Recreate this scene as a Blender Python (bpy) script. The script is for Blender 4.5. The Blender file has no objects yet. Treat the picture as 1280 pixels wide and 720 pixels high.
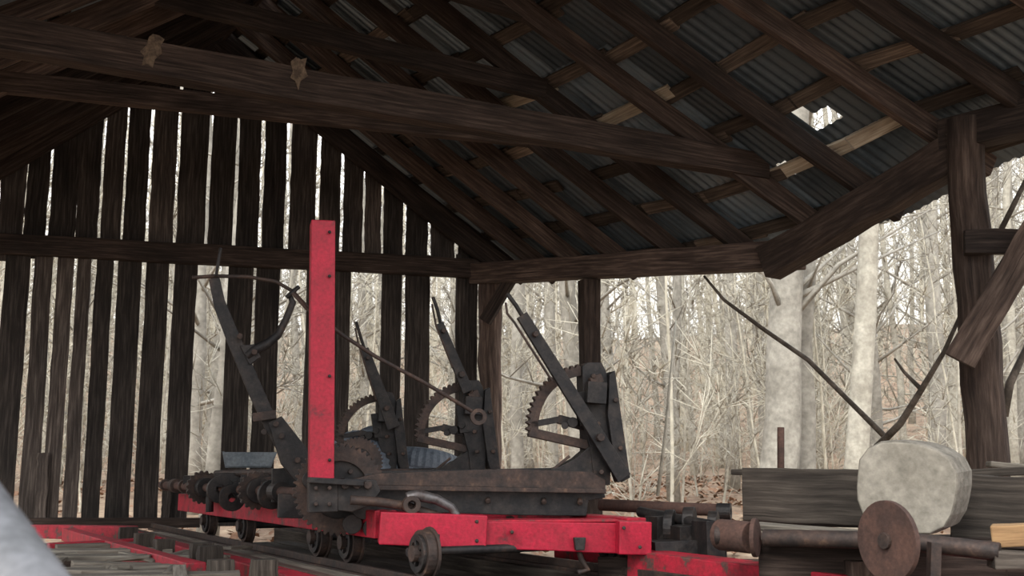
import bpy, bmesh, math, random
from mathutils import Vector, Matrix
random.seed(7)
R=random.random
def U(a,b): return a+(b-a)*R()
F=1400.0; PITCH=math.atan(225/1400.0); CAMZ=1.6
cp,sp=math.cos(PITCH),math.sin(PITCH)
# survey helper: turns a measured sight line plus a known distance into a world position
def W(px,py,Y):
    a=(px-640)/F; b=(360-py)/F
    dy=cp-b*sp; dz=sp+b*cp; s=Y/dy
    return Vector((a*s,Y,CAMZ+dz*s))
def WL(px,py,p,d):
    a=(px-640)/F; b=(360-py)/F
    dy=cp-b*sp; dz=sp+b*cp
    nx,ny=-d[1],d[0]
    s=(nx*p[0]+ny*p[1])/(nx*a+ny*dy)
    return Vector((a*s,dy*s,CAMZ+dz*s))
Z=Vector((0,0,1))
# ---------------------------------------------------------------- materials
def newmat(name):
    m=bpy.data.materials.new(name); m.use_nodes=True
    nt=m.node_tree; b=nt.nodes['Principled BSDF']
    return m,nt,b
def ramp(nt,stops):
    r=nt.nodes.new('ShaderNodeValToRGB'); e=r.color_ramp.elements
    e[0].position=stops[0][0]; e[0].color=(*stops[0][1],1)
    e[1].position=stops[-1][0]; e[1].color=(*stops[-1][1],1)
    for p,c in stops[1:-1]:
        n=e.new(p); n.color=(*c,1)
    return r
def noise(nt,vec,scale,detail=6,rough=.6):
    n=nt.nodes.new('ShaderNodeTexNoise'); n.inputs['Scale'].default_value=scale
    n.inputs['Detail'].default_value=detail; n.inputs['Roughness'].default_value=rough
    if vec is not None: nt.links.new(vec,n.inputs['Vector'])
    return n
def mix(nt,kind,fac,a,b):
    n=nt.nodes.new('ShaderNodeMixRGB'); n.blend_type=kind
    for i,v in ((0,fac),(1,a),(2,b)):
        if isinstance(v,(int,float)): n.inputs[i].default_value=v
        elif isinstance(v,tuple): n.inputs[i].default_value=(*v,1)
        else: nt.links.new(v,n.inputs[i])
    return n
def mapping(nt,out,sc):
    mp=nt.nodes.new('ShaderNodeMapping'); mp.inputs['Scale'].default_value=sc
    nt.links.new(out,mp.inputs['Vector']); return mp.outputs[0]
def wood(name,c1,c2,c3,rough=.85,sx=1.2,sy=22,var=.55,bump=.35):
    m,nt,b=newmat(name)
    uv=nt.nodes.new('ShaderNodeUVMap'); uv.uv_map='UVMap'
    n=noise(nt,mapping(nt,uv.outputs[0],(sx,sy,1)),2.2,8,.65)
    r=ramp(nt,[(.3,c1),(.5,c2),(.7,c3)]); nt.links.new(n.outputs['Fac'],r.inputs[0])
    n2=noise(nt,mapping(nt,uv.outputs[0],(1,3,1)),1.5,4,.5)
    r2=ramp(nt,[(.3,(.55,.55,.55)),(.7,(1.25,1.24,1.22))]); nt.links.new(n2.outputs['Fac'],r2.inputs[0])
    m1=mix(nt,'MULTIPLY',1.0,r.outputs[0],r2.outputs[0])
    n3=noise(nt,mapping(nt,uv.outputs[0],(.7,45,1)),1.6,3,.5)
    r4=ramp(nt,[(.30,(.35,.33,.32)),(.38,(1,1,1))]); nt.links.new(n3.outputs['Fac'],r4.inputs[0])
    m1=mix(nt,'MULTIPLY',1.0,m1.outputs[0],r4.outputs[0])
    at=nt.nodes.new('ShaderNodeVertexColor'); at.layer_name='rnd'
    r3=ramp(nt,[(0,(1-var,)*3),(1,(1+var,)*3)]); nt.links.new(at.outputs[0],r3.inputs[0])
    m2=mix(nt,'MULTIPLY',1.0,m1.outputs[0],r3.outputs[0])
    nt.links.new(m2.outputs[0],b.inputs['Base Color'])
    b.inputs['Roughness'].default_value=rough
    b.inputs['Specular IOR Level'].default_value=.25
    bp=nt.nodes.new('ShaderNodeBump'); bp.inputs['Strength'].default_value=bump; bp.inputs['Distance'].default_value=.01
    nt.links.new(n.outputs['Fac'],bp.inputs['Height']); nt.links.new(bp.outputs[0],b.inputs['Normal'])
    return m
def patchy(name,c1,c2,scale=8,lo=.45,hi=.6,metal=0,rough=.7,bump=.2,c3=None,fine=60,c3w=.12):
    m,nt,b=newmat(name)
    tc=nt.nodes.new('ShaderNodeTexCoord')
    n=noise(nt,tc.outputs['Object'],scale,9,.68)
    r=ramp(nt,[(lo,c1),(hi,c2)] if c3 is None else [(lo,c1),(hi,c2),(min(hi+c3w,1),c3)])
    nt.links.new(n.outputs['Fac'],r.inputs[0])
    n2=noise(nt,tc.outputs['Object'],fine,5,.6)
    r2=ramp(nt,[(.3,(.7,.7,.7)),(.7,(1.15,1.15,1.15))]); nt.links.new(n2.outputs['Fac'],r2.inputs[0])
    mm=mix(nt,'MULTIPLY',1.0,r.outputs[0],r2.outputs[0])
    nt.links.new(mm.outputs[0],b.inputs['Base Color'])
    b.inputs['Metallic'].default_value=metal; b.inputs['Roughness'].default_value=rough
    b.inputs['Specular IOR Level'].default_value=.35
    bp=nt.nodes.new('ShaderNodeBump'); bp.inputs['Strength'].default_value=bump; bp.inputs['Distance'].default_value=.008
    nt.links.new(n2.outputs['Fac'],bp.inputs['Height']); nt.links.new(bp.outputs[0],b.inputs['Normal'])
    return m
M={}
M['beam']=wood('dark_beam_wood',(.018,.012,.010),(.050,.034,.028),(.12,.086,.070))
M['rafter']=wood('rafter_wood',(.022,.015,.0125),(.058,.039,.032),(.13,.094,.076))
M['purlin']=wood('purlin_wood',(.045,.033,.027),(.105,.080,.064),(.22,.175,.14),var=.6)
M['purlinlight']=wood('fresh_purlin_wood',(.22,.17,.125),(.38,.32,.245),(.54,.48,.39),var=.1)
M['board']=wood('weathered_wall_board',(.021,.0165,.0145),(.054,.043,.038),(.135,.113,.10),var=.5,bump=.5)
M['grey']=wood('grey_weathered_plank',(.09,.078,.066),(.21,.185,.155),(.36,.33,.28),var=.35)
M['darkplank']=wood('dark_brown_plank',(.024,.019,.016),(.056,.046,.038),(.115,.096,.080),var=.35)
M['postwood']=wood('rough_post_wood',(.026,.017,.014),(.072,.048,.038),(.15,.108,.088),sx=1.5,sy=14,bump=.9)
M['fresh']=wood('ochre_wood',(.16,.095,.05),(.28,.17,.085),(.36,.25,.13),var=.2)
M['cut']=patchy('cut_log_wood',(.20,.182,.15),(.31,.285,.24),scale=5,lo=.36,hi=.66,rough=.95,fine=26,bump=.4)
M['cutbark']=patchy('log_side_bark',(.11,.098,.08),(.21,.19,.16),scale=9,lo=.36,hi=.62,rough=.95,fine=30,bump=.9)
M['red']=patchy('worn_red_paint',(.40,.008,.032),(.30,.009,.025),scale=5,lo=.42,hi=.60,rough=.5,c3=(.09,.022,.026),c3w=.08)
M['redw']=patchy('chipped_red_paint',(.40,.012,.032),(.25,.014,.025),scale=9,lo=.40,hi=.57,rough=.6,c3=(.085,.045,.038),c3w=.05)
M['iron']=patchy('dark_cast_iron',(.016,.015,.016),(.036,.030,.028),scale=10,lo=.42,hi=.60,metal=.3,rough=.55,c3=(.08,.048,.036))
M['rust']=patchy('rusted_iron',(.034,.027,.025),(.074,.048,.039),scale=12,lo=.38,hi=.60,metal=.3,rough=.65,c3=(.15,.09,.06))
M['rust2']=patchy('brown_rust_disc',(.058,.034,.028),(.098,.052,.040),scale=9,lo=.38,hi=.62,metal=.1,rough=.85)
M['steel']=patchy('worn_steel',(.14,.13,.13),(.09,.07,.065),scale=14,lo=.45,hi=.62,metal=.6,rough=.45)
M['tank']=patchy('bluegrey_sheet',(.08,.095,.11),(.13,.145,.16),scale=5,lo=.4,hi=.6,metal=.2,rough=.5)
M['tire']=patchy('tire_rubber',(.10,.12,.15),(.16,.185,.22),scale=5,lo=.4,hi=.6,rough=.6)
M['bark']=patchy('pale_tree_bark',(.33,.30,.245),(.52,.485,.405),scale=3,lo=.35,hi=.65,rough=.95,fine=14,bump=.6)
M['bark2']=patchy('grey_tree_bark',(.24,.22,.185),(.42,.39,.335),scale=2.2,lo=.35,hi=.65,rough=.95,fine=12,bump=.8)
M['barkhaze']=patchy('haze_pale_bark',(.50,.455,.36),(.66,.61,.50),scale=2.2,lo=.35,hi=.65,rough=.95,fine=12,bump=.3)  # atmospheric haze put into the colour as paler bark
M['twig']=patchy('twig_bark',(.06,.048,.038),(.13,.105,.085),scale=6,rough=.9)
M['leaf']=patchy('leaf_litter',(.19,.12,.08),(.34,.25,.17),scale=1.6,lo=.38,hi=.62,rough=1,fine=9,bump=1,c3=(.47,.41,.31))
M['leafd']=patchy('brown_leaves',(.17,.085,.05),(.32,.19,.12),scale=3,lo=.38,hi=.62,rough=1,fine=9,bump=.4)
M['pale']=patchy('worn_grey_paint',(.10,.10,.105),(.16,.16,.17),scale=4,lo=.4,hi=.6,rough=.5)
M['knot']=patchy('bare_wood_patch',(.16,.115,.08),(.07,.048,.035),scale=22,lo=.4,hi=.6,rough=.9)
# corrugated sheet
m,nt,b=newmat('galvanised_corrugated_sheet')
uv=nt.nodes.new('ShaderNodeUVMap'); uv.uv_map='UVMap'
n=noise(nt,mapping(nt,uv.outputs[0],(1,1,1)),1.6,8,.7)
r=ramp(nt,[(.32,(.060,.082,.102)),(.50,(.145,.182,.212)),(.62,(.165,.19,.21)),(.72,(.10,.075,.06))]); nt.links.new(n.outputs['Fac'],r.inputs[0])
at=nt.nodes.new('ShaderNodeVertexColor'); at.layer_name='rnd'
r3=ramp(nt,[(0,(.5,.5,.5)),(1,(1.5,1.5,1.5))]); nt.links.new(at.outputs[0],r3.inputs[0])
mm=mix(nt,'MULTIPLY',1.0,r.outputs[0],r3.outputs[0]); nt.links.new(mm.outputs[0],b.inputs['Base Color'])
b.inputs['Metallic'].default_value=.45; b.inputs['Roughness'].default_value=.42
M['sheet']=m
# ---------------------------------------------------------------- builder
class B:
    def __init__(s,name,bevel=0.0):
        s.name=name; s.bm=bmesh.new(); s.uv=s.bm.loops.layers.uv.new('UVMap')
        s.col=s.bm.loops.layers.color.new('rnd'); s.mats=[]; s.bevel=bevel
    def mi(s,k):
        if k not in s.mats: s.mats.append(k)
        return s.mats.index(k)
    def face(s,vs,mi,uvs=None,rnd=.5,smooth=False):
        try: f=s.bm.faces.new(vs)
        except ValueError: return None
        f.material_index=mi; f.smooth=smooth
        for i,l in enumerate(f.loops):
            l[s.uv].uv=uvs[i] if uvs else (l.vert.co.x*.7+l.vert.co.y*.7,l.vert.co.z)
            l[s.col]=(rnd,rnd,rnd,1)
        return f
    def loft(s,rings,mk,us,vs,smooth=False,caps=True,rnd=None,capmk=None):
        mi=s.mi(mk); cm=s.mi(capmk) if capmk else mi; rnd=R() if rnd is None else rnd
        ou,ov=U(0,60),U(0,60)
        vr=[[s.bm.verts.new(p) for p in ring] for ring in rings]; n=len(rings[0])
        for i in range(len(vr)-1):
            for j in range(n):
                k=(j+1)%n
                s.face([vr[i][j],vr[i][k],vr[i+1][k],vr[i+1][j]],mi,
                  [(us[i]+ou,vs[j]+ov),(us[i]+ou,vs[j+1]+ov),(us[i+1]+ou,vs[j+1]+ov),(us[i+1]+ou,vs[j]+ov)],rnd,smooth)
        if caps:
            for ring in (vr[0],vr[-1]):
                s.face(ring,cm,[(ou+v.co.x*.2,ov+v.co.z+v.co.y) for v in ring],rnd)
    def beam(s,p0,p1,w,h,mk,n=1,j=0.0,side=None,w1=None,h1=None,sag=0,rnd=None,warp=0):
        p0,p1=Vector(p0),Vector(p1); d=(p1-p0); L=d.length; d=d/L
        if side is None:
            side=d.cross(Z)
            if side.length<.1: side=Vector((1,0,0))
        side=Vector(side); side=(side-d*side.dot(d)).normalized(); up=side.cross(d).normalized()
        w1=w if w1 is None else w1; h1=h if h1 is None else h1
        rings=[];us=[]
        wv=0
        for i in range(n+1):
            t=i/n; c=p0+d*L*t-Z*sag*math.sin(math.pi*t)
            wv+=U(-warp,warp); c=c+side*wv
            a,bb=(w+(w1-w)*t)/2,(h+(h1-h)*t)/2
            q=[]
            for sx,sy in ((-1,-1),(1,-1),(1,1),(-1,1)):
                q.append(c+side*(sx*a+U(-j,j))+up*(sy*bb+U(-j,j)*min(1,bb/a*1.5)))
            rings.append(q); us.append(L*t)
        s.loft(rings,mk,us,[0,w,w+h,2*w+h,2*w+2*h],rnd=rnd)
    def tube(s,pts,rad,mk,n=10,smooth=True,rnd=None,jit=0):
        pts=[Vector(p) for p in pts]
        if isinstance(rad,(int,float)): rad=[rad]*len(pts)
        rings=[];us=[];u=0; prev=None
        for i,p in enumerate(pts):
            d=(pts[min(i+1,len(pts)-1)]-pts[max(i-1,0)]).normalized()
            if prev is None:
                a=d.cross(Z)
                if a.length<.1: a=d.cross(Vector((1,0,0)))
            else: a=prev-d*prev.dot(d)
            a.normalize(); prev=a; c=d.cross(a)
            if i: u+=(p-pts[i-1]).length
            us.append(u)
            rings.append([p+(a*math.cos(2*math.pi*k/n)+c*math.sin(2*math.pi*k/n))*rad[i]*(1+U(-jit,jit)) for k in range(n)])
        r0=max(rad)
        s.loft(rings,mk,us,[2*math.pi*r0*k/n for k in range(n+1)],smooth=smooth,rnd=rnd)
    def prism(s,pts,ext,mk,rnd=None):
        mi=s.mi(mk); rnd=R() if rnd is None else rnd
        a=[s.bm.verts.new(p) for p in pts]; c=[s.bm.verts.new(Vector(p)+ext) for p in pts]
        s.face(a,mi,None,rnd); s.face(c[::-1],mi,None,rnd)
        for i in range(len(a)):
            k=(i+1)%len(a); s.face([a[i],a[k],c[k],c[i]],mi,None,rnd)
    def disc(s,c,ax,r,th,mk,n=28,hole=0,teeth=0,tooth=.015):
        ax=Vector(ax).normalized(); a=ax.cross(Z).normalized(); e=ax.cross(a)
        mi=s.mi(mk); N=teeth*4 if teeth else n
        def P(rr,k,off): 
            t=2*math.pi*k/N; return Vector(c)+(a*math.cos(t)+e*math.sin(t))*rr+ax*off
        def ro(k): return r+(tooth if teeth and k%4 in(0,1) else 0)
        o1=[s.bm.verts.new(P(ro(k),k,-th/2)) for k in range(N)]; o2=[s.bm.verts.new(P(ro(k),k,th/2)) for k in range(N)]
        if hole:
            i1=[s.bm.verts.new(P(hole,k,-th/2)) for k in range(N)]; i2=[s.bm.verts.new(P(hole,k,th/2)) for k in range(N)]
        for k in range(N):
            q=(k+1)%N
            s.face([o1[k],o1[q],o2[q],o2[k]],mi)
            if hole:
                s.face([i1[k],i2[k],i2[q],i1[q]],mi); s.face([o1[k],i1[k],i1[q],o1[q]],mi); s.face([o2[k],o2[q],i2[q],i2[k]],mi)
        if not hole: s.face(o1,mi); s.face(o2[::-1],mi)
    def arc(s,cpt,ex,ez,r1,r0,a0,a1,ext,mk,teeth=14,tooth=.014):
        N=teeth*4; mi=s.mi(mk); A=[];C=[]
        for k in range(N+1):
            t=math.radians(a0+(a1-a0)*k/N); ro=r1+(tooth if k%4 in(0,1) else 0)
            dv=ex*math.cos(t)+ez*math.sin(t)
            A.append([s.bm.verts.new(cpt+dv*ro),s.bm.verts.new(cpt+dv*r0),s.bm.verts.new(cpt+dv*r0+ext),s.bm.verts.new(cpt+dv*ro+ext)])
        for k in range(N):
            for j in range(4):
                q=(j+1)%4; s.face([A[k][j],A[k][q],A[k+1][q],A[k+1][j]],mi)
        s.face(A[0],mi); s.face(A[-1][::-1],mi)
    def done(s,parent=None):
        bmesh.ops.recalc_face_normals(s.bm,faces=s.bm.faces)
        me=bpy.data.meshes.new(s.name); s.bm.to_mesh(me); s.bm.free()
        for k in s.mats: me.materials.append(M[k])
        o=bpy.data.objects.new(s.name,me); bpy.context.collection.objects.link(o)
        if s.bevel:
            md=o.modifiers.new('bevel','BEVEL'); md.width=s.bevel; md.segments=2; md.limit_method='ANGLE'; md.angle_limit=math.radians(40)
        if parent: o.parent=parent
        return o
def empty(name):
    o=bpy.data.objects.new(name,None); bpy.context.collection.objects.link(o); return o
# ---------------------------------------------------------------- shed geometry
K=W(620,322,12.0); WLft=W(0,292,10.65)
vd=Vector((WLft.x-K.x,WLft.y-K.y,0)).normalized()   # along back wall, to the left
apex=W(274,45,K.y+vd.y*2.74)
EP=[(0,K),(1.63,W(738,313,10.76)),(3.0,W(880,288,9.69)),(3.85,W(990,258,9.05)),(4.55,W(1075,228,8.52)),(5.3,W(1190,168,7.95))]
ed=(EP[-1][1]-K); ed.z=0; ed.normalize()
last=EP[-1][1]
EP.append((9.5,last+ed*4.2+Vector((0,0,.05))))
EP.insert(0,(-1,K-ed*1.0))
def lerpL(L,k):
    for i in range(len(L)-1):
        if k<=L[i+1][0] or i==len(L)-2:
            t=(k-L[i][0])/(L[i+1][0]-L[i][0]); return L[i][1].lerp(L[i+1][1],t)
def ER(k): return lerpL(EP,k)
def RG(k): return apex+Vector((.5,-.866,0))*k-Vector((0,0,.03*k))
LF=K+vd*5.95
def EL(k): return LF+Vector((.33,-.944,0))*k
def RR(k,q): return ER(k).lerp(RG(k),q)
def RL(k,q): return EL(k).lerp(RG(k),q)
shed_floor=1.05
ks=[0.05,.62,1.24,1.86,2.5,3.15,3.85,4.55,5.25,5.95,6.7,7.5,8.3]
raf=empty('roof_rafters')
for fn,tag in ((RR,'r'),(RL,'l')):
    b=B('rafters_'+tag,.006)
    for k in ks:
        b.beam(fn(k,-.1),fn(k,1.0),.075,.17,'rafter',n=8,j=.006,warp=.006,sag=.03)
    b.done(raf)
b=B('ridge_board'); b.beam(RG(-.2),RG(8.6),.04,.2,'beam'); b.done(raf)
# purlins
for fn,tag,sgn in ((RR,'r',1),(RL,'l',-1)):
    b=B('purlins_'+tag)
    for q in (-.06,.07,.2,.33,.46,.6,.74,.88,.97):
        for i in range(len(ks)-1):
            if R()<.08 and not (q==.2 and 6<=i<=8): continue
            p0=fn(ks[i]-.25*R(),q+U(-.008,.008)); p1=fn(ks[i+1]+.2*R(),q+U(-.008,.008))
            k=ks[i]; n=(fn(k,1)-fn(k,0)).cross(fn(k+1,0)-fn(k,0)); n.normalize()
            if n.z<0:n=-n
            o=n*.10; sd=(fn(k,1)-fn(k,0)).normalized()
            lt= sgn==1 and ((q==.07 and i in (6,7)) or (q==.33 and i==5) or (q==.46 and i==4))
            b.beam(p0+o,p1+o,.12,.03,'purlinlight' if lt else 'purlin',n=3,j=.003,side=sd,rnd=R()**2)
    b.done(raf)
# corrugated roof sheets
def sheet(fn,name,hole):
    b=B(name); mi=b.mi('sheet'); pit=.0762; nk=int(9.1/pit*4)
    prev=None; qs=[-.13+i*1.145/32 for i in range(33)]
    for i in range(nk+1):
        k=-.35+9.1*i/nk; ph=(i%4); off=(0,.010,0,-.010)[ph]
        a=fn(k,0); c=fn(k,1); n=(c-a).cross(fn(k+.5,0)-a); n.normalize()
        if n.z<0:n=-n
        col=int(k/.66); row=[]
        for iq,q in enumerate(qs):
            lift=.13+(.006 if iq>16 else 0)+off+.01*math.sin(k*3+q*9)
            row.append(b.bm.verts.new(fn(k,q)+n*lift))
        if prev:
            rr=((col*37)%17)/17
            for iq in range(32):
                if hole and ((4.62<k<4.72 and iq in(7,8)) or (4.72<k<4.84 and iq==7)): continue
                if hole and 4.0<k<4.10 and iq==5: continue
                f=b.face([prev[iq],prev[iq+1],row[iq+1],row[iq]],mi,
                   [(k-.02+col*7,qs[iq]*3),(k-.02+col*7,qs[iq+1]*3),(k+col*7,qs[iq+1]*3),(k+col*7,qs[iq]*3)],(rr+(.25 if iq>16 else 0))%1,True)
        prev=row
    return b.done()
sheet(RR,'roof_right',True); sheet(RL,'roof_left',False)
# ties / collars
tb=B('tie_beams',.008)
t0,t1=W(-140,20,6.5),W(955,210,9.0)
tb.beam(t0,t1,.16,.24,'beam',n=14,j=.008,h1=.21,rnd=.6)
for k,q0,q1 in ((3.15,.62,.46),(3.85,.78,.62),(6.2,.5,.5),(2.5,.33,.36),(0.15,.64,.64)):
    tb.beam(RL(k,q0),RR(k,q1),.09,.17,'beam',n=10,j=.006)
tdir=(t1-t0).normalized(); tn=Vector((tdir.y,-tdir.x,0)).normalized(); tp=t0+tn*.086
for pts in (((186,46),(191,42),(199,44),(206,49),(201,57),(203,66),(194,74),(191,85),(184,80),(177,82),(180,70),(175,64),(183,56)),((363,77),(370,71),(377,74),(384,72),(381,84),(385,95),(376,101),(373,113),(369,101),(363,97),(366,88))):
    tb.prism([WL(x,y,tp,tdir) for x,y in pts],-tn*.006,'knot')
tb.done()
# plates
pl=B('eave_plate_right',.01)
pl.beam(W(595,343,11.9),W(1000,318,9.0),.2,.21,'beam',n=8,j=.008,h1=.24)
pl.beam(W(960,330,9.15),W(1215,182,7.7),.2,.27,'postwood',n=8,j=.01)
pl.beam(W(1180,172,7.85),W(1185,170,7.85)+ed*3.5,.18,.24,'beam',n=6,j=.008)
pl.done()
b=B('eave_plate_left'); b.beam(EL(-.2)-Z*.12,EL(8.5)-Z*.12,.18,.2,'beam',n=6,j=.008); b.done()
# posts
def post(px,Y,ztop,r,name='support_post',lean=0,mk='postwood',sq=False,zbot=.3):
    b=B(name,0 if not sq else .008); base=W(px,585,Y); base.z=zbot; top=base.copy(); top.z=ztop; top.x+=lean
    if sq: b.beam(base,top,r*2,r*2,mk,n=8,j=.006,side=(1,.3,0))
    else:
        N=14; b.tube([base.lerp(top,i/N)+Vector((U(-.012,.012),U(-.012,.012),0)) for i in range(N+1)],[r*U(.93,1.08) for i in range(N+1)],mk,n=12,jit=.07)
    return b.done()
post(612,11.85,W(612,338,11.85).z,.12)
post(739,10.7,W(739,350,10.7).z,.085,sq=True)
post(1236,7.7,W(1215,150,7.7).z,.135,lean=-.02)
for k in (3.0,5.5,7.8):
    p=EL(k); b=B('support_post'); b.tube([(p.x,p.y,.3),(p.x,p.y,1.5),(p.x+.01,p.y,p.z-.1)],.11,'postwood',jit=.05); b.done()
b=B('support_post'); b.tube([(LF.x,LF.y,.3),(LF.x,LF.y,LF.z)],.12,'postwood'); b.done()
p=last+ed*3.0; b=B('support_post'); b.tube([(p.x,p.y,.3),(p.x,p.y,p.z-.15)],.13,'postwood'); b.done()
# braces
b=B('corner_brace',.006)
b.beam(W(606,402,11.6),W(640,345,11.5),.09,.13,'beam',n=4,j=.006); b.done()
b=B('post_brace',.006)
b.beam(W(1200,452,7.45),W(1330,232,7.2),.09,.2,'postwood',n=6,j=.008)
b.beam(W(1205,303,7.55),W(1400,302,7.3),.09,.17,'beam',n=5,j=.006)
b.done()
# ---------------------------------------------------------------- back wall
def wallp(px,py): return WL(px,py,K,vd)
wall=empty('wall_back')
def topy(px):
    if px>274: return 45+(px-274)*(322-45)/(620-274)
    return 45+(274-px)*.53
bl=[(-95,-70),(-65,-38),(-32,-4),(4,34),(38,64),(69,101),(105,131),(136,160),(165,191),(197,226),(232,266),(271,300),(304,330),(335,361),(367,398),(403,428),(432,455),(459,478),(482,505),(509,535),(541,569),(574,597)]
low=[(-95,-70),(-65,-38),(-32,-4),(6,38),(44,67),(72,93),(98,116),(121,143),(149,179),(184,213),(219,248),(286,318),(322,352),(384,412),(418,441),(478,503),(508,539),(570,597)]
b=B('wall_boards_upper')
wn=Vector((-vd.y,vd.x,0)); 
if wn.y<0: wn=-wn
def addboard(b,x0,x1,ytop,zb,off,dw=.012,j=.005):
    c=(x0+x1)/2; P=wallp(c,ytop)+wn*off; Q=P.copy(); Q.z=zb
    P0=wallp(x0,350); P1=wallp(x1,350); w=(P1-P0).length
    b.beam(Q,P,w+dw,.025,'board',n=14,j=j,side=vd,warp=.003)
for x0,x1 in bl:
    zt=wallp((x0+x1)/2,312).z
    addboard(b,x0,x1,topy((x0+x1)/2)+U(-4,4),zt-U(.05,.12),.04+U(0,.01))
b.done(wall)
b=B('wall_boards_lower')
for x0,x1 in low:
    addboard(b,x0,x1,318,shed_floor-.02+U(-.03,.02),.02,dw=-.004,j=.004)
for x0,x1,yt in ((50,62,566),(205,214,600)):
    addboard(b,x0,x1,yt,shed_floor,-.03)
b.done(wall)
b=B('wall_girts',.008)
g0=wallp(-110,300)-wn*.06; g1=wallp(604,338)-wn*.06
b.beam(g0,g1,.1,.2,'beam',n=10,j=.006)
b.beam(wallp(-100,655)-wn*.03,wallp(250,653)-wn*.03,.08,.10,'beam',n=8,j=.006)
b.beam(wallp(150,122)-wn*.05,wallp(392,142)-wn*.05,.08,.2,'beam',n=6,j=.006)
b.beam(RL(0,-.05)-Z*.1-wn*.12,RL(0,1)-Z*.1-wn*.12,.08,.2,'beam',n=6,j=.006)
b.beam(RR(0,-.02)-Z*.1-wn*.12,RR(0,1)-Z*.1-wn*.12,.08,.22,'beam',n=6,j=.006)
b.done(wall)
# ---------------------------------------------------------------- track
td=Vector((-.49,.872,0)).normalized(); tw=Vector((td.y,-td.x,0))
wc=Vector((.97,.24,0)).normalized(); wcp=Vector((-wc.y,wc.x,0))
RZ=1.09
def TP(a,bq,z): # a along track (away), bq to the right; origin under near wheel
    return Vector((-.42,5.45,0))+td*a+tw*bq+Vector((0,0,z))
tr=empty('carriage_track')
b=B('rails',.003)
for bq in (0.0,1.15):
    b.beam(TP(-3,bq,RZ-.02),TP(6.0,bq,RZ-.02),.03,.04,'rust'); b.beam(TP(-3,bq,RZ-.05),TP(6.0,bq,RZ-.05),.08,.02,'rust')
b.done(tr)
b=B('stringers',.006)
for bq in (0.0,1.15): b.beam(TP(-3,bq,RZ-.13),TP(5.7,bq,RZ-.13),.16,.14,'darkplank',n=8,j=.004)
b.beam(TP(-3,-.47,RZ-.07),TP(5.3,-.42,RZ-.07),.12,.13,'redw',n=8,j=.003)
b.beam(TP(-3,-.37,RZ-.015),TP(5.3,-.34,RZ-.015),.06,.03,'rust2')
b.beam(TP(-3,1.62,RZ-.06),TP(1.3,1.62,RZ-.06),.2,.16,'redw',n=6,j=.003)
b.done(tr)
b=B('crossties',.006)
for i in range(20):
    a=-2.8+i*.45+U(-.05,.05); b.beam(TP(a,-.7,RZ-.26),TP(a,1.75,RZ-.26),.16,.13,'darkplank',n=3,j=.006)
b.done(tr)
b=B('track_planks',.003)
for off in (-.26,-.145): b.beam(TP(-2,off,RZ-.05),TP(5.2,off,RZ-.05),.11,.03,'grey',n=10,j=.004,rnd=.8)
for off in (.25,.45,.65,.85): b.beam(TP(-2,off,RZ-.14),TP(4.8,off,RZ-.14),.17,.03,'darkplank',n=10,j=.004)
b.done(tr)
# deck at left with red beams
dk=empty('timber_deck')
b=B('deck_red_beams',.006)
b.beam(W(40,664,9.8),W(165,666,9.2),.12,.11,'redw',n=3,j=.003)
b.beam(W(60,684,7.6),W(200,676,8.0),.1,.05,'redw',n=3,j=.003)
b.beam(W(85,668,9.2),W(245,716,6.0),.1,.1,'redw',n=5,j=.004)
b.done(dk)
b=B('deck_planks',.004)
for y0,x0,x1,Y in ((690,60,215,7.0),(697,70,260,6.6),(705,90,230,6.2),(714,60,270,5.8),(724,40,300,5.5),(684,70,180,7.5)):
    b.beam(W(x0,y0,Y),W(x1,y0+U(-6,4),Y+.25),.17,.03,'grey',n=4,j=.006,rnd=U(.2,.8))
for x,y,Y in ((205,684,7.2),(160,668,8.0),(252,690,6.4),(262,694,6.2),(330,712,5.6),(180,676,7.6),(275,712,5.8)):
    p=W(x,y,Y); b.beam(p-Z*.05,p+Z*.05,.09,.12,'darkplank',side=td,n=2,j=.006)
for i in range(16):  # loose slabs and offcuts
    x=U(60,300); y=U(684,716); Y=5.6+(716-y)*.055; p=W(x,y,Y); a=U(0,3.1); d=Vector((math.cos(a),math.sin(a),U(-.1,.1)))*U(.08,.22)
    b.beam(p-d,p+d,U(.03,.08),.02,'grey',n=2,j=.004)
b.done(dk)
b=B('deck_bearers')
for Y in (6.0,7.3,8.6,9.8):
    p=W(40,600,Y);p.z=.88; q=W(250,600,Y+.2);q.z=.88; b.beam(p,q,.14,.16,'beam',n=3,j=.006)
    for e in (p,q):
        b.beam(Vector((e.x,e.y,.3)),Vector((e.x,e.y,.85)),.14,.14,'postwood')
b.done(dk)
b=B('track_foundation')
for a in (-2,.2,2.4,4.6):
    for q in (-.5,.55,1.6):
        p=TP(a,q,.3); b.beam(p,TP(a,q,RZ-.3),.18,.18,'postwood')
b.done(tr)
# ---------------------------------------------------------------- carriage
car=empty('sawmill_carriage')
b=B('carriage_frame',.008)
f0=W(474,659,5.72)
b.beam(f0,W(606,664,5.80),.17,.16,'red',n=3,j=.002)
b.beam(W(600,668,5.82),W(772,672,5.95),.13,.135,'red',n=4,j=.002,h1=.15)
b.beam(W(768,671,5.90),W(808,672,5.93),.19,.165,'red',n=1)
L0=W(482,655,5.85); L1=L0+td*4.3
b.beam(L0,L1,.12,.14,'redw',n=8,j=.003)
R0=W(796,664,6.0); R1=R0+td*4.0
b.beam(R0,R1,.12,.14,'redw',n=8,j=.003)
for a in (1.3,2.6,4.2):
    b.beam(L0+td*a,R0+td*a,.12,.12,'redw',n=3,j=.003)
for x,y in ((596,652),(596,676),(780,660),(800,684),(640,665)):
    b.tube([W(x,y,5.70),W(x,y,5.80)],.011,'rust',n=6,smooth=False)
b.done(car)
b=B('carriage_top_plank',.004)
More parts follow.
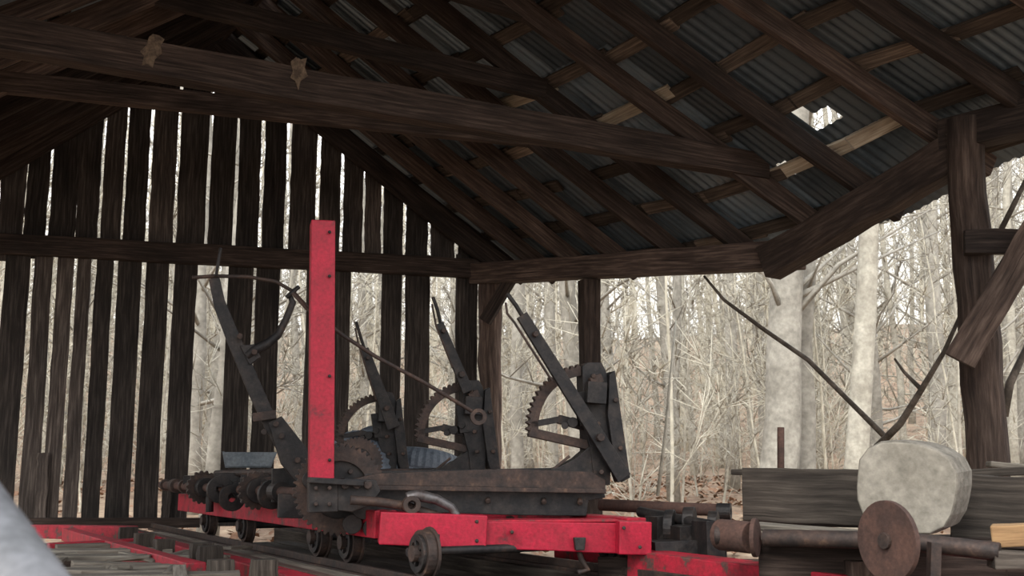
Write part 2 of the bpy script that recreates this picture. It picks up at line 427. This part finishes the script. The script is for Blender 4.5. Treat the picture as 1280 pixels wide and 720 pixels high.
b.beam(W(590,651,5.85),W(768,650,5.98),.17,.014,'redw'); b.done(car)
def wheel(b,c,r=.11):
    b.disc(c,tw,r,.045,'rust',n=28); b.disc(c-tw*.03,tw,r*.82,.02,'iron',n=28,hole=r*.55)
    b.disc(c-tw*.035,tw,r*.35,.06,'rust',n=16); b.disc(c+tw*.03,tw,r*1.12,.014,'rust',n=28)
    for i in range(5):
        t=i*2*math.pi/5; e=td*math.cos(t)+Z*math.sin(t); b.beam(c-tw*.03+e*r*.2,c-tw*.03+e*r*.7,.02,.02,'iron')
b=B('carriage_wheels',.002)
for a in (0,.95,1.45,2.95,3.95):
    wheel(b,TP(a,0,RZ+.11))
for a in (0.1,1.2,2.95,3.95):
    wheel(b,TP(a,1.15,RZ+.11))
for a in (0.1,1.45,2.95,3.95):
    b.tube([TP(a,-.04,RZ+.11),TP(a,1.22,RZ+.11)],.022,'iron',n=10)
for a in (.08,.95,1.45,2.95,3.95):
    c=TP(a,.07,RZ+.15); b.beam(c-td*.05,c+td*.05,.06,.09,'iron')
b.done(car)
# headblocks
HPp=W(600,600,6.15)
def H(px,py,off=0): return WL(px,py,HPp+wcp*off,wc)
def HPts(L,off=0): return [H(x,y,off) for x,y in L]
def headblock(name,shift,short=False):
    b=B(name,.004)
    b.prism(HPts([(432,607),(755,613),(757,622),(736,626),(733,645),(640,644),(520,640),(440,636)]),wcp*.2,'iron')
    b.prism(HPts([(436,600),(470,592),(640,586),(740,590),(757,600),(757,612),(432,606)],-.03),wcp*.26,'rust',rnd=.3)
    b.beam(H(432,609,-.05),H(757,614,-.05),.03,.025,'rust')
    b.beam(H(455,597,.02),H(700,592,.02),.03,.04,'iron'); b.beam(H(455,594,.14),H(700,589,.14),.03,.04,'iron')
    for x in (470,540,610,680,725):
        b.tube([H(x,624+ (x-470)*.02,-.03),H(x,624,.0)],.016,'rust',n=6,smooth=False)
    o=b.done(car); o.location=shift; return o
headblock('headblock_near',Vector((0,0,0)))
S1=Vector((-.73,1.3,0)); S2=Vector((-1.45,2.5,0))
headblock('headblock_middle',S1); headblock('headblock_far',S2)
def knee(name,shift):
    b=B(name,.003); t=.06
    b.prism(HPts([(728,458),(735,453),(752,453),(757,462),(762,480),(764,560),(763,606),(744,608),(738,560),(730,530)],.0),wcp*.12,'iron')
    pts=[(744,552),(755,600),(640,602),(634,598),(650,595),(676,591),(700,583),(720,573),(735,560)]
    b.prism(HPts(pts,.01),wcp*.10,'iron')
    b.prism(HPts([(762,468),(769,463),(774,500),(788,597),(777,603),(768,575),(760,520)],-.04),wcp*.13,'iron')
    c=H(737,535,.03); sc=(H(700,535,.03)-H(600,535,.03)).length/100
    b.arc(c,wc,Z,76*sc,65*sc,88,186,wcp*.05,'rust',teeth=17,tooth=.017)
    b.beam(H(661,540,.05),H(750,560,.05),.05,.05,'rust'); b.beam(H(662,531,.05),H(700,524,.05),.04,.035,'iron'); b.beam(H(698,524,.05),H(742,536,.05),.04,.05,'iron')
    b.beam(H(735,464,.05),H(745,470,.05),.06,.09,'iron')
    for x,y,r in ((716,528,.03),(728,520,.025),(706,532,.02)):
        b.tube([H(x,y,-.02),H(x,y,.09)],r,'iron',n=12)
    b.beam(H(725,490,.02),H(731,532,.02),.05,.07,'iron')
    for x,y in ((742,470),(745,500),(748,530),(752,560),(752,590),(770,500),(776,560)):
        b.tube([H(x,y,-.06),H(x,y,.0)],.014,'rust',n=6,smooth=False)
    b.beam(H(733,490,-.05),H(757,492,-.05),.05,.12,'iron'); b.beam(H(738,478,-.03),H(752,472,-.03),.04,.05,'rust')
    b.beam(H(680,596,.04),H(712,570,.0),.02,.016,'rust')
    o=b.done(car); o.location=shift
knee('knee_near',Vector((0,0,0))); knee('knee_middle',S1); knee('knee_far',S2)
def HS(S):
    def f(px,py,off=0): return WL(px,py,HPp+S+wcp*off,wc)
    return f
def lever(name,S,thin,wide,w0,w1,latch):
    h=HS(S); b=B(name,.003)
    b.tube([h(x,y,-.07) for x,y in thin],.013,'iron',n=8)
    p0,p1=h(*wide[0],-.07),h(*wide[1],-.07)
    b.beam(p0,p1,.03,w0,'iron',side=wcp,h1=w1)
    b.tube([h(x,y,-.10) for x,y in latch],.008,'rust',n=6)
    m=p0.lerp(p1,.12); b.tube([m-wcp*.05,m+wcp*.05],.016,'rust',n=8)
    m=p0.lerp(p1,.75); b.tube([m-wcp*.05,m+wcp*.1],.022,'rust',n=8)
    b.done(car)
lever('lever_near',Vector((0,0,0)),[(634,367),(645,382),(657,402)],[(652,394),(780,598)],.065,.085,[(632,378),(634,392),(643,403),(690,476)])
lever('lever_middle',S1,[(541,371),(547,388),(552,410)],[(549,404),(585,490)],.055,.075,[(540,380),(545,407),(566,460)])
lever('lever_far',S2,[(445,402),(452,425),(457,440)],[(455,436),(492,535)],.07,.10,[(444,410),(448,430),(470,500)])
# set shaft
b=B('set_shaft',.002)
s0=W(405,618,6.2); s1=s0+td*4.0
b.tube([s0-td*.1,s1],.032,'rust2',n=14)
for a,r,t in ((3.85,.05,.03),(3.5,.055,.12),(3.2,.05,.04),(2.7,.10,.05),(2.55,.07,.10),(2.1,.075,.08),(1.7,.06,.15),(1.2,.08,.05),(.8,.06,.12)):
    b.disc(s0+td*a,td,r,t,'iron' if r>.055 else 'rust',n=22)
for a in (2.62,1.25): b.disc(s0+td*a,td,.11,.03,'rust',teeth=18,tooth=.014,hole=.06)
s2=s0+tw*.25-Z*.02
b.tube([s2+td*.3,s2+td*3.6],.022,'rust',n=10)
b.done(car)
b=B('gear_wheels',.002)
gc=W(424,612,6.05)
b.disc(gc,wcp,.225,.05,'rust',teeth=44,tooth=.018,hole=.15)
b.disc(gc+wcp*.01,wcp,.16,.02,'iron'); b.disc(gc-wcp*.03,wcp,.06,.06,'rust',n=20)
g2=W(447,578,6.5); b.disc(g2,wcp,.135,.04,'rust',teeth=40,tooth=.01,hole=.08); b.disc(g2,wcp,.085,.03,'iron')
for i in range(6):
    t=i*math.pi/3; e=wc*math.cos(t)+Z*math.sin(t); b.tube([gc+e*.11-wcp*.04,gc+e*.11],.014,'rust',n=6)
for px,py,r in ((455,632,.07),(468,660,.06),(390,600,.05),(440,655,.05)):
    b.disc(W(px,py,5.95),wcp,r,.05,'iron',n=20)
b.done(car)
# red upright
b=B('red_upright_post',.006)
b.beam(W(401,640,5.82),W(403,278,5.82),.125,.12,'red',n=6,j=.001,side=wc)
b.beam(W(403,640,5.78),W(403,598,5.78),.145,.15,'iron',side=wc)
b.beam(W(386,600,5.70),W(452,604,5.78),.14,.03,'iron')
for y in (290,345,470,575): b.tube([W(412,y,5.75),W(412,y,5.80)],.010,'iron',n=6)
for x,y in ((395,610),(412,610),(395,630),(412,630)): b.tube([W(x,y,5.66),W(x,y,5.74)],.012,'rust',n=6,smooth=False)
b.done(car)
# near bracket assembly beside the upright
b=B('bracket_casting',.004)
pl0=W(440,615,5.75)
def V(px,py,off=0): return WL(px,py,pl0+wcp*off,wc)
def VP(L,off=0): return [V(x,y,off) for x,y in L]
b.prism(VP([(420,602),(432,598),(470,600),(476,614),(462,632),(440,640),(420,638)]),wcp*.14,'iron')
for x in (432,446,460): b.tube([V(x,606,-.03),V(x,606,.02)],.022,'rust',n=10)
b.tube([V(x,y,-.08) for x,y in ((438,625),(470,627),(505,632),(530,640),(556,648))],.024,'rust',n=10)
b.tube([V(x,y,-.12) for x,y in ((508,622),(522,619),(545,624),(564,634),(574,650),(572,668),(568,680))],[.026,.03,.026,.022,.022,.022,.026],'steel',n=12)
b.disc(V(514,631,-.13),wcp,.045,.06,'rust',n=20,hole=.02)
b.prism(VP([(560,650),(578,648),(580,672),(572,684),(562,682)],-.1),wcp*.06,'iron')
b.prism(VP([(484,640),(500,640),(505,676),(480,676)],-.02),wcp*.06,'iron')
b.tube([V(x,y,-.14) for x,y in ((724,672),(722,684),(727,700),(735,712),(722,716))],.016,'rust',n=8)
b.prism([W(718,672,5.80),W(733,672,5.81),W(731,688,5.81),W(720,688,5.80)],wcp*.03,'iron')
b.done(car)
# long dogging lever at the left
b=B('long_set_lever',.003)
lp=W(320,480,6.6)
def Lv(px,py,off=0): return WL(px,py,lp+wcp*off,wc)
def LP(L,off=0): return [Lv(x,y,off) for x,y in L]
b.prism(LP([(261,350),(268,344),(275,348),(281,375),(300,420),(322,470),(346,525),(368,560),(352,572),(336,545),(312,495),(285,430),(268,385)]),wcp*.05,'iron')
b.prism(LP([(335,528),(352,520),(385,562),(388,600),(372,604),(352,580)],-.03),wcp*.12,'iron')
b.tube([Lv(x,y) for x,y in ((362,368),(366,378),(358,398),(348,418),(334,430),(318,438),(308,446))],[.012,.022,.022,.024,.03,.035,.03],'iron',n=10)
b.tube([Lv(x,y) for x,y in ((240,347),(268,345),(310,346),(345,352),(366,364),(388,388))],.012,'rust',n=8)
b.tube([Lv(358,372,-.02),Lv(374,358,-.02)],.014,'iron',n=8)
b.tube([Lv(270,345,-.03),Lv(276,310,-.03)],.010,'iron',n=8)
for x,y in ((318,440),(330,540),(352,545),(345,530),(372,575),(300,420)): b.tube([Lv(x,y,-.06),Lv(x,y,.05)],.018,'rust',n=8)
b.prism(LP([(300,432),(318,430),(326,446),(312,456)],-.02),wcp*.08,'iron')
b.beam(Lv(316,522,-.04),Lv(345,518,-.04),.04,.05,'rust')
b.done(car)
b=B('link_rod',.001)
rp=W(500,450,6.0)
def Rp(px,py): return WL(px,py,rp,wc)
b.tube([Rp(x,y) for x,y in ((366,366),(384,386),(430,420),(470,446),(530,478),(590,514))],.011,'rust',n=8)
b.disc(Rp(598,521),wcp,.045,.02,'rust',n=22,hole=.024)
b.done(car)
# low castings on the far left end
b=B('far_end_castings',.004)
for px,py,Y,w,h in ((300,600,8.0,.35,.10),(330,610,7.4,.3,.16),(285,612,8.3,.22,.14),(360,606,7.0,.2,.2),(250,600,9.0,.25,.07),(380,632,6.7,.3,.14)):
    c=W(px,py,Y); b.beam(c-wc*w/2,c+wc*w/2,.2,h,'iron',n=2,j=.006)
b.tube([W(270,592,8.2),W(350,590,7.4)],.025,'rust',n=8)
b.tube([W(262,640,8.4),W(262,612,8.4)],.03,'iron',n=8)
for px,py,Y in ((275,612,7.6),(290,622,7.6),(340,618,7.0)): b.disc(W(px,py,Y),td,.09,.04,'iron',n=20,hole=.03)
b.done(car)
# sheet metal pan + tires
b=B('sheet_metal_pan',.003)
o=W(312,574,8.0)
b.prism([o+wc*x+Z*z for x,z in ((-.19,.055),(-.165,-.06),(.15,-.06),(.19,.05),(.17,.05),(.14,-.045),(-.155,-.045),(-.175,.055))],wcp*.5,'tank')
b.prism([o+wc*x+Z*z for x,z in ((-.18,.05),(-.165,-.06),(.15,-.06),(.18,.05))],wcp*.02,'tank')
b.done(car)
def tire(c,ax,Rr,rr,name='tire'):
    b=B(name); mi=b.mi('tire'); ax=Vector(ax).normalized(); a=ax.cross(Z).normalized(); e=ax.cross(a); N=72;n=12
    V_=[[b.bm.verts.new(c+(a*math.cos(2*math.pi*i/N)+e*math.sin(2*math.pi*i/N))*(Rr+rr*math.cos(2*math.pi*k/n)*.75*(1+(.12 if (i%2 and math.cos(2*math.pi*k/n)>.4) else 0)))+ax*rr*math.sin(2*math.pi*k/n)*1.1) for k in range(n)] for i in range(N)]
    for i in range(N):
        for k in range(n): b.face([V_[i][k],V_[(i+1)%N][k],V_[(i+1)%N][(k+1)%n],V_[i][(k+1)%n]],mi)
    return b.done(car)
tire(W(470,584,9.3),(.8,.3,.15),.25,.11); tire(W(450,588,9.0),(.5,.8,.2),.24,.10); tire(W(528,584,9.4),(.1,.2,.97),.26,.10); tire(W(522,596,9.4),(-.05,.15,.98),.26,.10)
# ---------------------------------------------------------------- saw husk / right side machinery
hk=empty('saw_husk')
b=B('husk_shafts',.003)
b.tube([W(750,631,6.9),W(905,638,6.5)],.036,'rust2',n=14)
b.tube([W(800,640,6.6),W(905,660,6.0)],.03,'iron',n=12)
for px,py,Y,r,t in ((905,640,6.5,.05,.08),(862,652,6.3,.08,.06),(838,660,6.3,.10,.05),(892,655,6.2,.07,.05)):
    b.disc(W(px,py,Y),(.9,-.3,0),r,t,'iron',n=22,hole=.02)
for px,py,Y,w,h in ((830,660,6.4,.16,.14),(868,668,6.2,.25,.10),(855,690,6.1,.4,.12),(885,676,6.0,.1,.2)):
    c=W(px,py,Y); b.beam(c-wc*w/2,c+wc*w/2,.2,h,'iron',n=2,j=.008)
b.tube([W(955,672,4.9),W(1130,676,4.6),W(1250,690,4.4)],.036,'rust',n=12)
b.tube([W(900,668,5.25),W(940,672,5.1)],.07,'rust2',n=18); b.disc(W(944,672,5.08),(.9,-.4,0),.085,.02,'rust2'); b.disc(W(902,669,5.2),(.9,-.4,0),.045,.05,'rust')
b.tube([W(976,588,6.4),W(976,534,6.4)],.02,'rust2',n=10)
b.done(hk)
b=B('rusty_disc',.002)
b.disc(W(1110,676,4.25),(.90,.44,0),.148,.022,'rust2',n=40); b.disc(W(1110,676,4.25),(.90,.44,0),.03,.05,'rust',n=16)
b.beam(W(1168,678,4.4),W(1166,740,4.4),.04,.05,'rust')
b.done(hk)
b=B('husk_timbers',.006)
b.beam(W(930,618,5.75),W(1088,622,5.35),.05,.26,'darkplank',n=6,j=.004)
b.beam(W(928,590,6.0),W(1090,594,5.6),.3,.03,'darkplank',n=5,j=.004)
b.beam(W(930,630,6.2),W(1085,632,5.8),.05,.22,'darkplank',n=5,j=.004)
b.beam(W(1188,632,5.1),W(1330,640,4.9),.05,.28,'darkplank',n=6,j=.004)
b.beam(W(1200,604,5.3),W(1330,602,5.1),.22,.03,'grey',n=6,j=.004,rnd=.1)
b.beam(W(1210,592,5.7),W(1340,586,5.5),.2,.04,'darkplank',n=6,j=.004)
b.beam(W(1235,580,6.1),W(1330,588,6.0),.2,.03,'grey',n=6,j=.004,rnd=.2)
b.beam(W(940,657,5.3),W(1165,676,4.7),.16,.03,'grey',n=8,j=.006,rnd=.6)
b.beam(W(960,670,5.15),W(1150,684,4.65),.12,.03,'grey',n=8,j=.006,rnd=.3)
b.beam(W(955,695,5.3),W(1300,712,4.75),.2,.2,'beam',n=6,j=.006)
b.beam(W(1000,678,5.5),W(1330,676,5.0),.3,.05,'beam',n=6,j=.006)
b.beam(W(1240,670,4.5),W(1320,668,4.4),.12,.085,'fresh',n=3,j=.003)
b.beam(W(1238,698,4.45),W(1330,702,4.4),.14,.07,'darkplank',n=3,j=.004)
b.beam(W(800,704,6.0),W(1120,745,4.9),.2,.14,'redw',n=6,j=.003)
b.beam(W(760,705,6.2),W(910,712,5.9),.3,.1,'beam',n=4,j=.004)
for px,Y in ((940,5.6),(1080,5.0),(1270,4.8),(1200,5.3)):
    p=W(px,700,Y); b.beam(Vector((p.x,p.y,.3)),p,.16,.16,'postwood')
b.done(hk)
# log block
b=B('log_block',.006)
cc=W(1131,609,4.75); ax=Vector((.58,.81,.04)).normalized(); sx=Vector((ax.y,-ax.x,0)).normalized(); sx=sx if sx.x>0 else -sx
rr=.205; N=22; rings=[]
prof=[.98,1.03,1.05,1.0,.94,.92,.95,1.02,1.05,1.03,.96,.95,.99,1.03,1.02,.95,.92,.95,1.02,1.05,1.0,.96]
for q,sc in ((0,.975),(.012,1),(.10,1.01),(.2,1),(.26,.97)):
    rings.append([cc+ax*q+(sx*math.cos(2*math.pi*i/N)*1.06+Z*math.sin(2*math.pi*i/N))*rr*prof[i]*sc*(1+U(-.008,.008)) for i in range(N)])
b.loft(rings,'cutbark',[0,.01,.10,.2,.26],[i*.07 for i in range(N+1)],capmk='cut')
b.done()
# foreground painted pipe
b=B('painted_pipe'); p0=W(-120,520,1.7);p1=W(62,800,1.15); b.tube([p0,p0.lerp(p1,.5),p1],.05,'pale',n=20); b.done()
# ---------------------------------------------------------------- terrain
def gz(x,y):
    z=.3
    if y>12.5: z+= .75*min(1,(y-12.5)/6)
    if y>24: z+=(y-24)*.03
    if y>40: z+=(y-40)*.16
    z+=.10*math.sin(x*.35+y*.2)+.06*math.sin(x*.9-y*.6)
    if abs(x)>12: z+=(abs(x)-12)*.05
    return z if y>12.5 else min(z,.42)
g=bpy.data.meshes.new('ground'); vs=[];fs=[]
nx,ny=90,90
for j in range(ny+1):
    for i in range(nx+1):
        x=-75+150*i/nx; y=-18+120*j/ny; vs.append((x,y,gz(x,y)+U(-.03,.03)))
for j in range(ny):
    for i in range(nx):
        a=j*(nx+1)+i; fs.append((a,a+1,a+nx+2,a+nx+1))
g.from_pydata(vs,[],fs); g.materials.append(M['leaf'])
for p in g.polygons: p.use_smooth=True
bpy.context.collection.objects.link(bpy.data.objects.new('ground',g))
b=B('fallen_leaves'); mi=b.mi('leafd'); mi2=b.mi('leaf')
for i in range(9000):
    x=U(-10,14); y=U(12.3,32); z=gz(x,y)+.06; a=U(0,6.3); s=U(.04,.10)
    d1=Vector((math.cos(a),math.sin(a),U(-.6,.6)))*s; d2=Vector((-math.sin(a),math.cos(a),U(-.6,.6)))*s*.6
    c=Vector((x,y,z)); b.face([b.bm.verts.new(c+q) for q in (d1,d2,-d1,-d2)],mi if R()<.7 else mi2,None,R())
b.done()
# ---------------------------------------------------------------- forest
def tree_mesh(name,H,r0,nb,low,mk,lean=.3,sub=5,tw_=2):
    b=B(name); pts=[];rad=[]; x=y=0
    N=10
    for i in range(N+1):
        t=i/N; x+=U(-.1,.1)*H/14+lean/N; y+=U(-.1,.1)*H/14
        pts.append(Vector((x,y,H*t-.3))); rad.append(r0*(1.25 if i==0 else 1)*(1-.8*t))
    b.tube(pts,rad,mk,n=9,jit=.05)
    for k in range(nb):
        t=low+(1-low)*(k+R())/nb; f=t*N; i=min(int(f),N-1); p=pts[i].lerp(pts[i+1],f-i)
        az=U(0,6.283); el=U(.15,1.0); L=U(.12,.26)*H*(1.15-t); d=Vector((math.cos(az)*math.cos(el),math.sin(az)*math.cos(el),math.sin(el)))
        q=[p];rb=r0*(1-.8*t)*U(.2,.36); c=p.copy()
        for s_ in range(4):
            d=(d+Vector((U(-.35,.35),U(-.35,.35),U(-.2,.35)))).normalized(); c=c+d*L/4; q.append(c.copy())
        b.tube(q,[rb,rb*.75,rb*.5,rb*.35,rb*.12],mk,n=4)
        for u in range(sub):
            i=random.randint(1,3); p2=q[i].lerp(q[i+1],R()); dd=(d+Vector((U(-1,1),U(-1,1),U(-.6,.9)))).normalized(); L2=L*U(.25,.6)
            m1=p2+dd*L2*.5+Vector((U(-.1,.1),U(-.1,.1),U(-.05,.1)))*L2; e=p2+dd*L2+Vector((U(-.2,.2),U(-.2,.2),U(-.1,.3)))*L2
            b.tube([p2,m1,e],[max(rb*.3,.006),max(rb*.2,.005),.003],mk,n=3)
            for w_ in range(tw_):
                d3=(dd+Vector((U(-1,1),U(-1,1),U(-.7,.7)))).normalized(); b.tube([m1,m1+d3*L2*.6],[.006,.003],mk,n=3)
    o=b.done(); return o
fr=empty('forest')
var=[]
for i in range(5): var.append(tree_mesh('tree',U(13,18),U(.08,.15),28,.13,'bark' if i%2 else 'bark2'))
for i in range(4): var.append(tree_mesh('sapling',U(4.5,7.5),U(.018,.03),24,.06,'bark' if i%2 else 'barkhaze',lean=U(-1,1),sub=5,tw_=3))
for i in range(3): var.append(tree_mesh('far_tree',U(14,19),U(.09,.15),34,.08,'barkhaze',sub=7,tw_=2))  # distant trees, hazy look comes from their lightened bark colour
for v in var: v.parent=fr
def place(o,x,y,s,rz):
    n=bpy.data.objects.new(o.name.split('.')[0],o.data); bpy.context.collection.objects.link(n)
    n.location=(x,y,gz(x,y)-.1); n.scale=(s,s,s*U(.9,1.1)); n.rotation_euler=(U(-.06,.06),U(-.06,.06),rz); n.parent=fr
for i,v in enumerate(var):
    x=-14+i*2.7; y=27+3*(i%3); v.location=(x,y,gz(x,y))
for i in range(135):
    y=17+34*R(); x=U(-.62,.66)*y*1.15
    place(var[random.randrange(5)],x,y,U(.7,1.2),U(0,6.3))
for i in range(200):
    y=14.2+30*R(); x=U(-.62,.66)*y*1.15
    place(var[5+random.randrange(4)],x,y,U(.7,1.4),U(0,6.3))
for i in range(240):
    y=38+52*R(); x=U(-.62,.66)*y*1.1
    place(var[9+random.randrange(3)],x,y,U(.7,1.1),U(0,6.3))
for i in range(30): # trees at the flanks of the shed
    sg=-1 if R()<.5 else 1; x=sg*U(11,26); y=U(-6,15)
    place(var[random.randrange(9)],x,y,U(.8,1.2),U(0,6.3))
def bigtree(px,py_b,Y,r,pt,pr=.8,mk='bark2'):
    b=B('large_tree'); base=W(px,py_b,Y); base.z=gz(base.x,base.y)-.2; top=W(pt[0],pt[1],Y); d=(top-base)
    pts=[base+d*t*2.2+Vector((U(-.03,.03),U(-.03,.03),0)) for t in [i/9 for i in range(10)]]
    b.tube(pts,[r*(1.25 if i==0 else 1)*(1-.05*i) for i in range(10)],mk,n=16,jit=.05)
    for k in range(10):
        t=U(.35,.98); p=base+d*t*2.2; az=U(0,6.3); dd=Vector((math.cos(az),math.sin(az)*.6,U(.2,.9))); L=U(1.5,3.5)
        b.tube([p,p+dd*L*.4+Vector((0,0,.1)),p+dd*L+Vector((U(-.3,.3),0,U(-.4,.5)))],[r*.2,r*.12,.01],mk,n=5)
    o=b.done(); o.parent=fr
bigtree(965,590,15.0,.27,(985,340)); bigtree(1000,590,15.6,.17,(1005,335)); bigtree(1055,590,14.5,.16,(1085,290),mk='bark')
bigtree(262,585,14.5,.13,(290,380)); bigtree(1172,590,20,.16,(1165,300)); bigtree(690,590,22,.13,(688,360)); bigtree(915,590,24,.15,(912,340))
bigtree(840,590,26,.13,(846,340)); bigtree(235,590,20,.16,(232,380)); bigtree(645,590,19,.11,(648,360))
# leaning dead branches near the opening
b=B('dead_branch'); b.tube([W(x,y,Y) for x,y,Y in ((880,345,9.4),(905,375,9.3),(955,412,9.2),(1010,450,9.1),(1060,500,9.0),(1106,546,8.9))],[.01,.015,.018,.02,.022,.024],'twig',n=7,jit=.08); b.done()
b=B('dead_branch'); b.tube([W(x,y,Y) for x,y,Y in ((1200,395,7.9),(1180,440,8.0),(1150,490,8.2),(1125,530,8.4),(1095,560,8.6))],[.014,.018,.022,.026,.03],'twig',n=7,jit=.08)
b.tube([W(1150,485,8.2),W(1130,465,8.3),W(1118,448,8.3)],[.018,.012,.008],'twig',n=6); b.done()
b=B('dead_branch'); b.tube([W(x,y,Y) for x,y,Y in ((1300,190,7.6),(1270,250,7.6),(1250,290,7.6))],[.014,.018,.02],'twig',n=6)
b.tube([W(x,y,Y) for x,y,Y in ((1290,420,7.9),(1262,480,7.9),(1255,520,7.9))],[.02,.03,.03],'twig',n=6); b.done()
b=B('dead_branch'); b.tube([W(x,y,11.0) for x,y in ((822,620),(832,540),(838,470),(845,400))],[.02,.018,.014,.008],'bark',n=6); b.done()
# ---------------------------------------------------------------- light
w=bpy.data.worlds.new('overcast'); bpy.context.scene.world=w; w.use_nodes=True
nt=w.node_tree; bg=nt.nodes['Background']; tc=nt.nodes.new('ShaderNodeTexCoord'); sep=nt.nodes.new('ShaderNodeSeparateXYZ')
nt.links.new(tc.outputs['Generated'],sep.inputs[0])
r=ramp(nt,[(0,(.82,.80,.76)),(.4,(.95,.97,1.0)),(1,(.80,.89,1.0))]); nt.links.new(sep.outputs[2],r.inputs[0]); nt.links.new(r.outputs[0],bg.inputs[0])
bg.inputs[1].default_value=2.6
sun=bpy.data.lights.new('sun','SUN'); sun.energy=2.8; sun.angle=math.radians(25); sun.color=(1,.96,.88)
so=bpy.data.objects.new('sun',sun); so.rotation_euler=(math.radians(48),0,math.radians(-25)); bpy.context.collection.objects.link(so)
# ---------------------------------------------------------------- camera
cam=bpy.data.cameras.new('camera'); cam.sensor_width=36; cam.lens=F/1280*36; cam.clip_end=400
cam.dof.use_dof=True; cam.dof.focus_distance=7; cam.dof.aperture_fstop=5.6
co=bpy.data.objects.new('camera',cam); co.location=(0,0,CAMZ); co.rotation_euler=(math.pi/2+PITCH,0,0)
bpy.context.collection.objects.link(co); bpy.context.scene.camera=co
bpy.context.scene.view_settings.view_transform='Standard'
